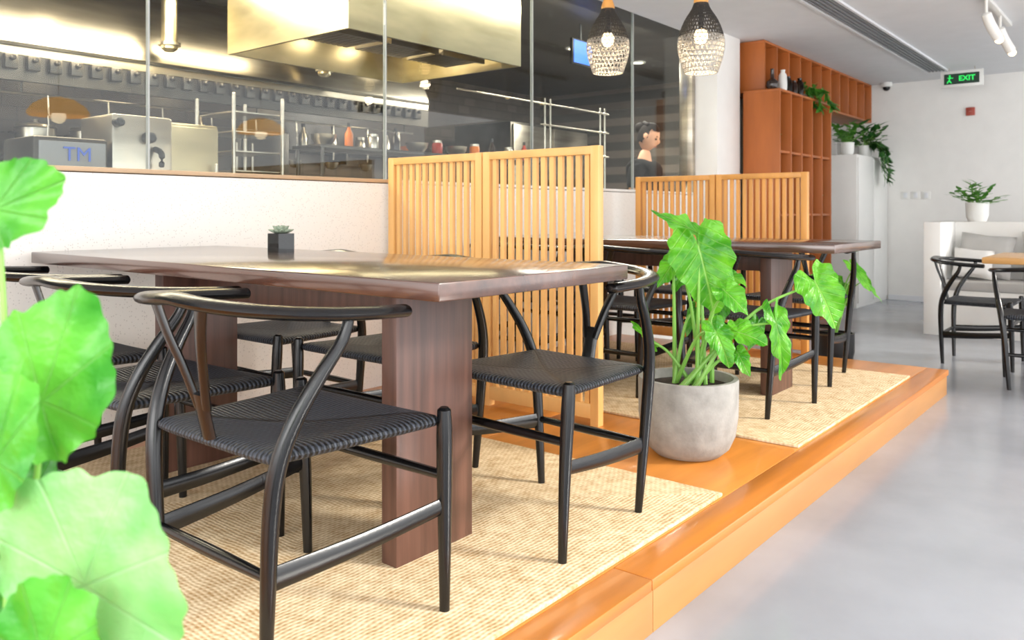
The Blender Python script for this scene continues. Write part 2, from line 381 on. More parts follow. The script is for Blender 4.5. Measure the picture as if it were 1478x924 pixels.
# ---------------------------------------------------------------- tables
def table(cx,label):
    r=thing('dining_table',label,'table',(cx,2.1,RZ))
    x0,x1=cx-.36,cx+.355
    t=MB(); t.box(x0,x1,1.115,3.11,PZ+.713,PZ+.752,.004); t.build('tabletop',m_walnut,r)
    for y in (1.48,2.62): MB().box(cx-.135,cx+.145,y,y+.055,RZ,PZ+.7125,.003).build('leg',m_walnutleg,r)
    MB().box(cx-.02,cx+.02,1.536,2.619,PZ+.60,PZ+.7125,.002).build('apron',m_walnutleg,r)
    return r
table(1.505,'nearest dark walnut table with slab legs, holding the little succulent')
table(3.92,'second dark walnut table, behind the leafy plant, between the two slatted screens')
def rug(cx,hx,mt,label):
    b=MB(); b.box(-hx,hx,-.955,.955,0,.012,.004)
    o=b.build('jute_rug',mt); o.location=(cx,2.045,PZ)
    tag(o,label,'rug')
rug(1.495,.895,m_rug,'woven beige jute rug under the nearest table')
rug(3.90,.845,m_rug2,'woven beige jute rug under the second table')
# ---------------------------------------------------------------- slatted screens
def screen(x,y0,y1,top,label,mt,n):
    r=thing('slatted_screen',label,'room divider',(x,(y0+y1)/2,PZ))
    ym=(y0+y1)/2
    for a,b in ((y0,ym-.004),(ym+.004,y1)):
        f=MB(); t=.02
        f.box(x-t,x+t,a,a+.04,PZ,top,.002); f.box(x-t,x+t,b-.04,b,PZ,top,.002)
        f.box(x-t,x+t,a+.039,b-.039,top-.036,top-.001,.002); f.box(x-t,x+t,a+.039,b-.039,PZ+.03,PZ+.09,.002)
        fr=f.build('panel_frame',mt,r)
        s=MB()
        for k in range(n):
            yc=a+.04+(b-a-.08)*(k+.5)/n
            s.box(x-.010,x+.010,yc-.0115,yc+.0115,PZ+.085,top-.034,.0015)
        s.build('slats',mt,fr)
screen(2.85,1.84,3.12,1.31,'nearer pale pine slatted screen beside the first table',m_pine,12)
screen(5.09,1.755,2.98,1.285,'farther orange pine slatted screen behind the second table',m_pine2,12)
# ---------------------------------------------------------------- leaves
HEART=[(0,1.0),(12,.88),(28,.74),(48,.64),(72,.58),(98,.56),(122,.57),(145,.54),(162,.40),(174,.18),(180,.08)]
FAN=[(0,1.06),(15,.99),(30,.97),(60,.95),(85,.88),(110,.76),(135,.66),(160,.52),(174,.3),(180,.12)]
def rr(tab,deg):
    for (a,ra),(b,rb) in zip(tab,tab[1:]):
        if deg<=b:
            t=(deg-a)/(b-a); return ra+(rb-ra)*t
    return tab[-1][1]
def leaf(mb,at,tip,nrm,hw,tab=HEART,seg=40,rings=(.2,.4,.6,.8,.92,1),wave=.03,k=6,fold=.12,droop=.15,ph=0,scal=.8,irr=0):
    at=Vector(at);tip=Vector(tip);X=tip-at;L=X.length;X.normalize();Z=Vector(nrm);Z-=X*Z.dot(X);Z.normalize();Y=Z.cross(X)
    yr=max(rr(tab,d)*math.sin(math.radians(d)) for d in range(0,181,5))
    bm=mb.bm; c=bm.verts.new(at); prev=None; uvm={c:(0,0)}; faces=[]
    for q in rings:
        cur=[]
        for j in range(seg):
            th=2*PI*j/seg; dg=math.degrees(th); dg=dg if dg<=180 else 360-dg
            r=rr(tab,dg)*q*(1+ q**4*wave*scal*(math.sin(k*2*th+ph)+.7*math.sin(3*th+ph*2.1)))
            if irr: r*=1+q*q*irr*(.6*math.sin(2*th+ph)+.8*math.sin(5*th+ph*1.7)+.6*q**4*math.sin(12*th+ph*2.9)+.4*q**6*math.sin(25*th+ph))
            x=r*math.cos(th); y=r*math.sin(th)/yr
            z=fold*abs(y)*hw/L-droop*max(0,x)**2+wave*q*q*(math.sin(k*th+ph)+.5*math.sin((k*2+1)*th+ph*2))
            if irr: z+=irr*.9*q**3*math.sin(9*th+ph*1.3)
            v=bm.verts.new(at+X*x*L+Y*y*hw+Z*z*L); uvm[v]=(x,y*.6 if tab is not FAN else y); cur.append(v)
        for j in range(seg):
            i=(j+1)%seg
            faces.append(bm.faces.new((c,cur[j],cur[i])) if prev is None else bm.faces.new((prev[j],cur[j],cur[i],prev[i])))
        prev=cur
    for f in faces:
        for lp in f.loops: lp[mb.uv].uv=uvm[lp.vert]
VIEW=-Vector((CA,SA,0))
D0=2.99
pc=P(993,655,D0); px_,py_=pc.x,pc.y
pr=thing('potted_plant','leafy green plant in a round grey concrete pot on the platform between the tables','plant',(px_,py_,PZ))
MB().lathe([(.0,0),(.09,0),(.12,.008),(.15,.035),(.17,.08),(.18,.15),(.182,.278),(.180,.286),(.163,.286),(.161,.275),(.16,.2)],(px_,py_,PZ),48).build('pot',m_pot,pr)
MB().lathe([(.0,.256),(.08,.262),(.1605,.252)],(px_,py_,PZ),32).build('soil',m_soil,pr)
top=Vector((px_,py_,PZ+.255))
AL=[((1010,362),(1034,452),46,0,(-.1,0,.25),.2,0),((1006,335),(944,303),17,.06,(0,0,1),.1,0),((1048,422),(1082,450),22,-.1,(.2,0,.6),.25,0),
    ((1178,410),(1214,470),33,.0,(0,0,.4),.3,0),((1120,466),(1141,548),18,-.05,(.4,0,.2),.25,0),((1066,480),(1112,492),22,-.08,(0,0,1.1),.2,0),
    ((1034,480),(1058,528),20,-.12,(.2,0,.5),.25,0),((1066,512),(1082,540),13,-.1,(0,0,.4),.2,0),((972,378),(950,412),16,.1,(-.5,0,.2),.2,0),
    ((938,492),(912,464),7,.05,(0,0,.6),.05,0),((1026,352),(1018,316),13,.12,(.4,0,.2),.05,0),
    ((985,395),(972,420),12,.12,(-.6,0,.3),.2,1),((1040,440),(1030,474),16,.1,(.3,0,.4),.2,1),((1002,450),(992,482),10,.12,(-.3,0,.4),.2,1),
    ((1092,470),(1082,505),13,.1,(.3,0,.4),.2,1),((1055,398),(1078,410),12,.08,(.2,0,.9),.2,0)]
for i,(a,t,hw,dd,nn,dr,dk) in enumerate(AL):
    A=P(a[0],a[1],D0+dd); T=P(t[0],t[1],D0+dd-.05)
    lf=MB(); leaf(lf,A,T,VIEW+Vector(nn),hw*D0/F,HEART,64,wave=.06,k=6,fold=.2,droop=dr,ph=i)
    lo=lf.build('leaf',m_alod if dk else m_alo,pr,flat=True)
    b=top+Vector((random.uniform(-.07,.07),random.uniform(-.07,.07),-.005))
    A2=A-VIEW*.004
    mid=b.lerp(A2,.55)+Vector((0,0,.07 if A.z>.6 else .03))
    MB().tube([(*b,.009),(*mid,.006),(*A2,.0035)],6,8).build('leaf_stem',m_stem,lo)
b2=Vector((5.5,1.72,0))
p2=thing('potted_plant','green leafy plant on the floor beyond the platform, behind the second table','plant',b2)
MB().lathe([(0,0),(.08,0),(.10,.03),(.12,.12),(.12,.24),(.105,.24),(.105,.2),(0,.2)],b2,32).build('pot',m_blackp,p2)
for i in range(9):
    a=i*2.4; rad=.12+.07*random.random(); A=b2+Vector((math.cos(a)*rad,math.sin(a)*rad,.5+.2*random.random())); T=A+Vector((math.cos(a)*.14,math.sin(a)*.14,-.12))
    lf=MB(); leaf(lf,A,T,(math.cos(a)*.5,math.sin(a)*.5,1),.06,HEART,24,ph=i)
    lo=lf.build('leaf',m_alo,p2,flat=True)
    MB().tube([(*(b2+Vector((0,0,.2))),.006),(*(b2.lerp(A,.5)+Vector((0,0,.2))),.005),(*A,.003)],5,6).build('leaf_stem',m_stem,lo)
b3=Vector((.20,.80,0))
p3=thing('potted_plant','bright green plant with big round wavy leaves at the left edge in the foreground','plant',b3)
MB().lathe([(0,0),(.09,0),(.115,.03),(.13,.12),(.135,.26),(.12,.26),(.118,.22),(0,.22)],b3,32).build('pot',m_pot,p3)
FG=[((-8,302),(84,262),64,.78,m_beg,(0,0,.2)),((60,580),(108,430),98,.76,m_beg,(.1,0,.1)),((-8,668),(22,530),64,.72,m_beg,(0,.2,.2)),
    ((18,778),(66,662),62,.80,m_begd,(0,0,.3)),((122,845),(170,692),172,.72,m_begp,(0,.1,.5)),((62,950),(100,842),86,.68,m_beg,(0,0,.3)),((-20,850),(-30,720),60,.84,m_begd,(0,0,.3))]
for i,(a,t,hw,d,mt,nn) in enumerate(FG):
    A=P(a[0],a[1],d);T=P(t[0],t[1],d-.01)
    lf=MB(); leaf(lf,A,T,VIEW+Vector(nn),hw*d/F,FAN,150,(.1,.2,.32,.45,.57,.68,.78,.86,.93,1),wave=.04,k=4,fold=.08,droop=.06,ph=i*1.3,scal=.3,irr=.045)
    lo=lf.build('leaf',mt,p3,flat=True)
    A2=A-VIEW*.006
    b=b3+Vector((random.uniform(-.04,.04),random.uniform(-.04,.04),.215)); mid=b.lerp(A2,.6)-VIEW*.03
    MB().tube([(*b,.0045),(*mid,.0035),(*A2,.0025)],8,8).build('leaf_stem',m_stem,lo)
sc=Vector((1.68,2.40,PZ+.752))
s=thing('potted_succulent','tiny grey green succulent in a square glass pot on the nearest table','plant',sc)
h=.032
b=MB()
for q in ((-h,h,-h,-h+.003),(-h,h,h-.003,h),(-h,-h+.003,-h+.003,h-.003),(h-.003,h,-h+.003,h-.003)): b.box(sc.x+q[0],sc.x+q[1],sc.y+q[2],sc.y+q[3],sc.z,sc.z+.066)
b.box(sc.x-h+.003,sc.x+h-.003,sc.y-h+.003,sc.y+h-.003,sc.z,sc.z+.006); b.build('glass_pot',m_jar,s)
MB().box(sc.x-h+.0035,sc.x+h-.0035,sc.y-h+.0035,sc.y+h-.0035,sc.z+.010,sc.z+.064,.003).build('soil',m_soil,s)
b=MB()
for rg,(n,el,ln) in enumerate(((9,.3,.045),(8,.75,.038),(5,1.2,.03))):
    for k in range(n):
        a=2*PI*k/n+rg*.4; d=Vector((math.cos(a)*math.cos(el),math.sin(a)*math.cos(el),math.sin(el)))
        o=sc+Vector((0,0,.066)); 
        b.tube([(*(o+d*.004),.004,.003),(*(o+d*ln*.6),.010,.006),(*(o+d*ln),.002,.0015)],4,8)
b.build('rosette',m_succ,s)
# ---------------------------------------------------------------- pendants
def pendant(x,y,zb,label):
    r=thing('pendant_lamp',label,'lamp',(x,y,zb),'woven pendant lamps over the second table')
    prof=[(.085,0),(.108,.07),(.12,.14),(.112,.2),(.085,.27),(.05,.325),(.036,.36)]
    q=cr(prof,4)
    def surf(t):
        f=t*(len(q)-1); i=min(int(f),len(q)-2); k=f-i
        return q[i][0]+(q[i+1][0]-q[i][0])*k, q[i][1]+(q[i+1][1]-q[i][1])*k
    for nm,t0,t1,mt,n,nr in (('lower_weave',0,.46,m_weavel,30,9),('upper_weave',.46,1,m_weaved,40,12)):
        b=MB()
        for sgn in (-1,1):
            for k in range(n):
                pts=[]
                for j in range(9):
                    t=t0+(t1-t0)*j/8; rad,z=surf(t); a=2*PI*k/n+sgn*t*1.6
                    pts.append((x+rad*math.cos(a),y+rad*math.sin(a),zb+z,.0022))
                b.tube(pts,1,4)
        for t in [t0+(t1-t0)*j/(nr-1) for j in range(nr)]:
            rad,z=surf(t); pts=[(x+rad*math.cos(2*PI*j/24),y+rad*math.sin(2*PI*j/24),zb+z,.0026) for j in range(25)]; b.tube(pts,1,4)
        b.build(nm,mt,r)
    MB().lathe([(0,.355),(.037,.355),(.038,.375),(.02,.43),(.008,.45),(0,.45)],(x,y,zb),20).build('wood_cap',m_pine2,r)
    MB().ball((x,y,zb+.19),.036,2,(1,1,1.2)).build('bulb',m_bulb,r)
    MB().tube([(x,y,zb+.225,.014),(x,y,zb+.36,.014)],2,8).build('socket',m_blackp,r)
    MB().tube([(x,y,zb+.445,.0025),(x,y,CE,.0025)],2,6).build('cord',m_blackp,r)
    MB().lathe([(0,-.02),(.045,-.02),(.05,0),(0,0)],(x,y,CE),20).build('ceiling_rose',m_blackp,r)
    L=bpy.data.lights.new('pendant_light','POINT'); L.energy=4; L.color=(1,.8,.55); L.shadow_soft_size=.03
    o=bpy.data.objects.new('pendant_light',L); C.objects.link(o); o.parent=r; o.location=(0,0,.08)
pendant(3.9,1.9,1.76,'woven black and white pendant lamp, right one of the pair near the top')
pendant(3.9,2.47,1.82,'woven black and white pendant lamp, left one of the pair near the top')
def rattan(x,y,z,label):
    r=thing('rattan_lamp',label,'lamp',(x,y,z),'wide rattan lamps over the aisle side')
    MB().lathe([(.235,0),(.24,.03),(.2,.09),(.12,.14),(.03,.16),(.028,.155),(.115,.132),(.19,.084),(.228,.03),(.228,0),(.235,0)],(x,y,z),36).build('lamp_shade',m_rattan,r)
    MB().ball((x,y,z-.01),.06).build('bulb',m_hood,r)
    MB().tube([(x,y,z+.04,.003),(x,y,CE,.003)],2,6).build('cord',m_blackp,r)
rattan(2.94,-1,1.86,'wide rattan dome lamp reflected at far left in the kitchen glass')
rattan(4.93,-1,1.86,'wide rattan dome lamp reflected beside the steel fridge in the kitchen glass')
# ---------------------------------------------------------------- kitchen
r=thing('exhaust_hood','large boxy stainless exhaust hood hanging over the kitchen pass','exhaust hood',(3.66,4.12,2.05))
x0,x1,y0,y1,z0=2.9,4.43,3.52,4.72,2.05
b=MB(); b.box(x0,x1,y0,y0+.02,z0,CE-.002); b.box(x0,x1,y1-.02,y1,z0,CE-.002); b.box(x0,x0+.02,y0+.02,y1-.02,z0,CE-.002); b.box(x1-.02,x1,y0+.02,y1-.02,z0,CE-.002); b.box(x0+.02,x1-.02,y0+.02,y1-.02,z0+.3,z0+.32)
b.build('hood_body',m_steelw,r)
for k in range(3):
    b=MB(); xx=x0+.08+k*.46
    for j in range(9): b.box(xx+j*.045,xx+j*.045+.03,y0+.25,y0+.29+.3,z0+.04,z0+.07)
    b.box(xx,xx+.42,y0+.24,y0+.26,z0+.03,z0+.3); b.build('filter',m_steel,r)
for k in range(3): MB().box(x0+.25+k*.42,x0+.37+k*.42,y1-.3,y1-.2,z0+.2,z0+.23).build('lamp',m_hood,r)
r=thing('exhaust_hood','long stainless exhaust hood along the back of the kitchen with a row of dark vents','exhaust hood',(2,5.8,1.95))
b=MB(); R=[]
for xx in (-2.5,5.2): R.append([Vector((xx,5.2,1.95)),Vector((xx,5.2,2.05)),Vector((xx,5.45,CE-.002)),Vector((xx,6.49,CE-.002)),Vector((xx,6.49,2.3)),Vector((xx,5.3,2.0))])
b.rings(R); b.build('hood_body',m_steel,r)
for k in range(48):
    xx=-.6+k*.12
    b=MB(); b.tube([(xx,5.19,1.92,.017),(xx,5.13,1.92,.015)],2,8); b.box(xx-.035,xx+.035,5.16,5.199,1.86,1.945,.006); b.build('vent_nozzle',m_steeld,r)
b=MB()
b.box(-2.5,5.2,5.185,5.2,2.0,2.02); b.box(-2.5,5.2,5.2,5.24,1.80,1.949); b.build('lip',m_steeld,r)
for k in range(5): MB().box(.4+k*1.1,.6+k*1.1,5.7,5.8,2.06,2.09).build('lamp',m_hood,r)
for q in range(4):
    xx=.2+q*1.25
    rr_=thing('hood_duct','upright steel duct above the long back hood, %s from the left'%('first','second','third','fourth')[q],'duct',(xx,5.1,2.1),'steel ducts above the back hood')
    MB().tube([(xx,5.08,2.1,.05),(xx,5.08,CE-.01,.05)],2,20).build('pipe',m_steelw,rr_); MB().lathe([(.05,0),(.07,0),(.07,.02),(.05,.02),(.05,0)],(xx,5.08,2.12),20).build('collar',m_steel,rr_)
def counter(x0,x1,y0,y1,label):
    r=thing('kitchen_counter',label,'counter',((x0+x1)/2,(y0+y1)/2,0))
    MB().box(x0,x1,y0,y1,.87,.9,.004).build('worktop',m_steel,r)
    n=max(1,int((x1-x0)/.7))
    for k in range(n): MB().box(x0+.02+(x1-x0-.04)*k/n+.004,x0+.02+(x1-x0-.04)*(k+1)/n-.004,y0+.03,y1-.01,.08,.869,.004).build('cabinet_door',m_steel,r)
    b=MB()
    for a in (x0+.05,x1-.05):
        for c in (y0+.07,y1-.07): b.tube([(a,c,0,.02),(a,c,.085,.02)],1,8)
    b.build('feet',m_steeld,r)
counter(.6,2.75,3.5,4.1,'stainless kitchen counter behind the glass at left')
counter(3.0,5.3,3.9,4.4,'stainless pass counter beneath the boxy hood')
counter(.2,5.4,5.5,6.45,'stainless cooking counter along the kitchen back wall')
def text(body,size,mat,parent,loc,rot,ext=.002,off=.002):
    cu=bpy.data.curves.new('lettering','FONT'); cu.body=body; cu.size=size; cu.extrude=ext; cu.align_x='CENTER'; cu.align_y='CENTER'; cu.offset=off
    to=bpy.data.objects.new('t',cu); C.objects.link(to); dg=bpy.context.evaluated_depsgraph_get()
    me=bpy.data.meshes.new_from_object(to.evaluated_get(dg)); bpy.data.objects.remove(to)
    me.materials.clear(); me.materials.append(mat); o=bpy.data.objects.new('lettering',me); C.objects.link(o); o.parent=parent; o.location=Vector(loc)-wl(parent); o.rotation_euler=rot
mx,my=1.80,3.78
r=thing('kitchen_machine','stainless box machine with black knobs behind the glass','appliance',(mx,my,.9))
MB().box(mx-.14,mx+.14,my-.16,my+.16,.92,1.47,.012).build('body',m_steel,r)
MB().tube([(mx+.02,my-.16,1.37,.028),(mx+.02,my-.20,1.37,.024)],1,14).build('knob',m_blackp,r)
MB().tube([(mx-.12,my-.16,1.43,.022),(mx-.12,my-.2,1.43,.02)],1,14).build('knob',m_blackp,r)
MB().tube([(mx+.05,my-.17,1.32,.014),(mx+.06,my-.21,1.30,.014),(mx+.06,my-.21,1.24,.012)],3,10).build('tap',m_blackp,r)
for q in (-1,1): MB().box(mx+q*.1-.02,mx+q*.1+.02,my-.12,my+.12,.9,.921).build('foot',m_blackp,r)
r=thing('kitchen_machine','low steel appliance with blue letters left of the stainless box machine','appliance',(1.50,3.8,.9))
MB().box(1.34,1.645,3.62,3.95,.9,1.35,.015).build('body',m_steeld,r)
MB().box(1.36,1.63,3.61,3.62,1.22,1.33,.004).build('front_panel',m_grille,r)
text('TM',.085,m_blue,r,(1.51,3.606,1.275),(PI/2,0,0),.002,.0)
r=thing('kitchen_cabinet','golden stainless upright cabinet behind the glass, right of the box machine','cabinet',(2.3,4.4,0))
MB().box(2.12,2.52,4.2,4.7,.05,1.52,.01).build('body',m_steelw,r); MB().box(2.13,2.51,4.18,4.2,.1,1.5,.006).build('door',m_steelw,r); MB().tube([(2.48,4.15,.9,.01),(2.48,4.15,1.3,.01)],1,8).build('handle',m_steel,r)
b=MB(); [b.box(a,a+.04,c,c+.04,0,.051) for a in (2.13,2.47) for c in (4.22,4.65)]; b.build('feet',m_blackp,r)
r=thing('kitchen_cabinet','tall dark steel rack cabinet in the middle of the kitchen','cabinet',(3.1,5.0,0))
MB().box(2.75,3.5,4.9,5.15,0,1.60,.01).build('body',m_steeld,r); MB().box(2.78,3.1,4.885,4.9,.1,1.56,.004).build('door',m_steeld,r); MB().box(3.14,3.47,4.885,4.9,.1,1.56,.004).build('door',m_steeld,r)
b=MB(); [b.tube([(a,4.87,.9,.008),(a,4.87,1.5,.008)],1,8) for a in (3.06,3.18)]; b.build('handles',m_steel,r)
r=thing('kitchen_box','small stainless wall box at the far left behind the glass','appliance',(.95,4.2,1.62))
MB().box(.8,1.28,4.2,4.4,1.62,1.76,.01).build('body',m_steel,r); MB().box(.82,1.26,4.19,4.2,1.64,1.74,.003).build('door',m_blackp,r); MB().tube([(1.2,4.3,1.75,.01),(1.2,4.3,CE,.01)],1,8).build('hanger',m_steel,r)
r=thing('tray_rack','tall steel tray rack in the middle of the kitchen, left of the boxy hood','rack',(2.75,4.45,0))
for a in (2.62,2.95):
    for c in (4.2,4.6): MB().tube([(a,c,0,.011),(a,c,1.72,.011)],1,8).build('post',m_steel,r)
for k in range(12): MB().box(2.63,2.94,4.21,4.59,.35+k*.115,.358+k*.115,.001).build('tray',m_steel,r)
r=thing('pass_shelf','steel over shelf above the kitchen pass carrying jars and bottles','shelf',(4.2,4.05,.9))
MB().box(3.02,5.25,3.92,4.2,1.42,1.44,.002).build('shelf_board',m_steeld,r)
for a in (3.05,4.14,5.22):
    for c in (3.94,4.18): MB().tube([(a,c,.901,.012),(a,c,1.419,.012)],1,8).build('post',m_steeld,r)
cols=[m_red,m_whitep,m_or,m_brown,m_whitep,m_steel]
names=['red','white','orange','dark brown','white','steel']
bot={}
def bottle(x,y,z,ci,sc=1.0,kind=0,label='',group=''):
    key=(ci,kind)
    if key not in bot:
        r=thing(('sauce_bottle','storage_jar','mixing_bowl','stock_pot')[kind],'x',('bottle','jar','bowl','pot')[kind],(0,0,0))
        if kind==0:
            MB().lathe([(0,0),(.032,0),(.034,.01),(.034,.11),(.014,.15),(.012,.17),(0,.17)],(0,0,0),14).build('body',cols[ci],r); MB().lathe([(0,.168),(.015,.168),(.013,.2),(0,.2)],(0,0,0),12).build('cap',m_blackp,r)
        elif kind==1:
            MB().lathe([(0,0),(.045,0),(.047,.01),(.047,.1),(.04,.11),(0,.11)],(0,0,0),16).build('body',cols[ci],r); MB().lathe([(0,.108),(.042,.108),(.042,.13),(0,.13)],(0,0,0),16).build('lid',m_steel,r)
        elif kind==2:
            MB().lathe([(0,0),(.05,0),(.09,.05),(.1,.09),(.096,.09),(.086,.052),(.048,.006),(0,.006)],(0,0,0),20).build('body',cols[ci],r)
        else:
            MB().lathe([(0,0),(.125,0),(.13,.01),(.13,.19),(.136,.195),(.128,.2),(0,.2)],(0,0,0),24).build('body',cols[ci],r)
            MB().lathe([(0,.2),(.13,.2),(.125,.215),(.03,.235),(.012,.24),(.02,.26),(0,.262)],(0,0,0),20).build('lid',m_steel,r)
            hh=MB(); [hh.tube([(q*.128,-.03,.15,.005),(q*.165,-.03,.155,.005),(q*.165,.03,.155,.005),(q*.128,.03,.15,.005)],3,6) for q in (-1,1)]; hh.build('handles',m_steeld,r)
        bot[key]=r; o=r
    else: o=dup(bot[key],(0,0,0))
    o.location=(x,y,z); o.scale=(sc,)*3; tag(o,label,None,group)
pos=['first','second','third','fourth','fifth','sixth','seventh','eighth','ninth','tenth','eleventh','twelfth','thirteenth','fourteenth']
random.seed(3)
for k in range(11):
    ci=(5,2,5,3,5,0,5,2,3,5,0)[k]; kd=(2,0,1,0,2,1,2,1,0,1,0)[k]
    kn=('bottle','lidded jar','bowl')[kd]
    bottle(3.15+k*.2,4.06,1.44,ci,.8,kd,'%s %s, %s from the left on the pass shelf under the boxy hood'%(names[ci],kn,pos[k]),'goods on the pass shelf')
r=thing('wall_shelf','long steel shelf on the kitchen back wall','shelf',(5.5,6.35,1.6))
MB().box(3.0,8.3,6.2,6.5,1.6,1.62,.002).build('shelf_board',m_steeld,r)
for k in range(6): MB().box(3.1+k,3.12+k,6.22,6.5,1.5,1.6).build('bracket',m_steeld,r)
for k in range(14):
    ci=random.choice((0,2,3,5,5)); kd=random.choice((0,1,2)); kn=('bottle','lidded jar','bowl')[kd]
    bottle(3.3+k*.35,6.36,1.62,ci,1.3,kd,'%s %s, %s from the left on the kitchen back wall shelf'%(names[ci],kn,pos[k]),'goods on the kitchen back shelf')
r=thing('wall_shelf','short steel shelf of stock pots on the kitchen back wall at left','shelf',(1.6,6.3,1.42))
MB().box(.3,2.95,6.1,6.5,1.42,1.44,.002).build('shelf_board',m_steeld,r)
for k in range(4): MB().box(.4+k*.8,.42+k*.8,6.14,6.5,1.32,1.42).build('bracket',m_steeld,r)
for k in range(7): bottle(.5+k*.37,6.30,1.44,5,1.0,3,'steel stock pot, %s from the left on the short back shelf'%pos[k],'stock pots on the back shelf')
r=thing('utensil_rail','steel rail with hooks under the long kitchen hood','rail',(2.5,5.3,1.74))
MB().tube([(.3,5.3,1.74,.008),(5.1,5.3,1.74,.008)],2,8).build('rail',m_steel,r)
b=MB(); [b.tube([(a,5.3,1.74,.006),(a,5.3,1.81,.006)],1,6) for a in (.4,1.9,3.5,5.0)]; b.build('hangers',m_steeld,r)
lad=None
for k in range(13):
    xx=.6+k*.36
    if lad is None:
        lad=thing('ladle','x','ladle',(0,0,0)); MB().tube([(0,0,0,.005),(0,-.01,-.12,.006),(0,0,-.28,.006)],3,6).build('handle',m_steel,lad); MB().lathe([(0,-.36),(.04,-.345),(.06,-.30),(.057,-.30),(.038,-.34),(0,-.355)],(0,.02,0),14).build('bowl',m_steel,lad); o=lad
    else: o=dup(lad,(0,0,0))
    o.location=(xx,5.285,1.738); o['label']='steel ladle, %s from the left on the rail under the long hood'%pos[k]; o['group']='ladles hanging under the long hood'
r=thing('steel_rail_rack','upright chrome rail rack behind the glass, left of the cook','rack',(5.2,3.75,0))
for a in (4.95,5.72):
    for dx in (0,.07):
        MB().tube([(a+dx,3.7,0,.007),(a+dx,3.7,1.9,.007)],1,8).build('post',m_steel,r)
for z,xa in ((1.5,4.9),(1.70,4.9),(1.86,3.97)):
    b=MB(); b.tube([(xa,3.7,z,.006),(5.85,3.7,z,.006)],1,8); 
    for a in (4.95,5.02,5.72,5.79): b.ball((a,3.7,z),.016,1)
    b.build('rail',m_steel,r)
MB().box(4.92,5.82,3.65,3.75,.9,.93).build('shelf_board',m_steel,r)
r=thing('tall_refrigerator','large steel refrigerator at the right end of the kitchen','refrigerator',(7.2,5.2,0))
MB().box(6.5,7.9,5.3,6.1,.05,1.98,.01).build('body',m_steeld,r); MB().box(6.52,7.18,5.27,5.3,.1,1.95,.006).build('door',m_steel,r); MB().box(7.22,7.88,5.27,5.3,.1,1.95,.006).build('door',m_steel,r)
b=MB(); [b.box(a,a+.05,c,c+.05,0,.051) for a in (6.52,7.83) for c in (5.32,6.03)]; b.build('feet',m_blackp,r)
r=thing('reflection_panel','small glowing blue panel added in place of a reflection in the kitchen glass','screen',(5.45,3.72,2.3))  # added glowing panel, stands in for a blue reflection in the glass
MB().box(5.32,5.6,3.70,3.73,2.22,2.43,.005).build('casing',m_blackp,r); MB().box(5.335,5.585,3.695,3.70,2.235,2.415).build('glow_panel',m_reflglow,r); MB().tube([(5.46,3.72,2.42,.01),(5.46,3.72,CE,.01)],1,8).build('bracket',m_blackp,r)
dl=[(1.2,4.6),(2.2,4.9),(5.0,4.9),(6.2,4.3),(7.2,4.2)]
for i,(a,c) in enumerate(dl):
    r=thing('ceiling_light','round recessed kitchen downlight, %s from the left'%pos[i],'light',(a,c,CE-.012),'round kitchen downlights')
    MB().lathe([(.05,0),(.075,0),(.078,.011),(.05,.011)],(a,c,CE-.012),24).build('ring',m_whitep,r); MB().lathe([(0,.004),(.05,.004)],(a,c,CE-.012),24).build('diffuser',m_hood,r)
# ---------------------------------------------------------------- shelves
def shelf_unit(x0,x1,y0,y1,z0,z1,nx,zs,label):
    r=thing('shelf_unit',label,'shelf',((x0+x1)/2,(y0+y1)/2,z0)); t=.02
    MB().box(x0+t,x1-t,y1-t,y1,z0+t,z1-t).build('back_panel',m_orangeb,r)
    b=MB(); b.box(x0,x1,y0,y1,z0,z0+t,.002); b.box(x0,x1,y0,y1,z1-t,z1,.002); b.box(x0,x0+t,y0,y1,z0+t,z1-t,.001); b.box(x1-t,x1,y0,y1,z0+t,z1-t,.001); b.build('frame',m_orange,r)
    for k in range(1,nx):
        a=x0+(x1-x0)*k/nx; MB().box(a-t/2,a+t/2,y0,y1-t,z0+t,z1-t,.001).build('divider',m_orange,r)
    for z in zs: MB().box(x0+t,x1-t,y0+.01,y1-t,z,z+t,.001).build('shelf_board',m_orange,r)
shelf_unit(6.84,8.2,2.6,2.93,0,2.1,5,[.45,1.0,1.55],'tall orange wood shelf unit beside the white pillar')
shelf_unit(6.95,10.25,2.78,3.14,2.102,CE-.004,11,[],'row of orange wood cubbies hung under the ceiling')
r=thing('white_cabinet','tall white cabinet with trailing plants on top, by the back wall','cabinet',(9.7,2.85,0))
MB().box(9.1,10.28,2.62,3.1,0,1.66,.004).build('body',m_whitep,r)
for k in range(2): MB().box(9.12+k*.58,9.68+k*.58,2.605,2.62,.05,1.63,.003).build('door',m_whitep,r)
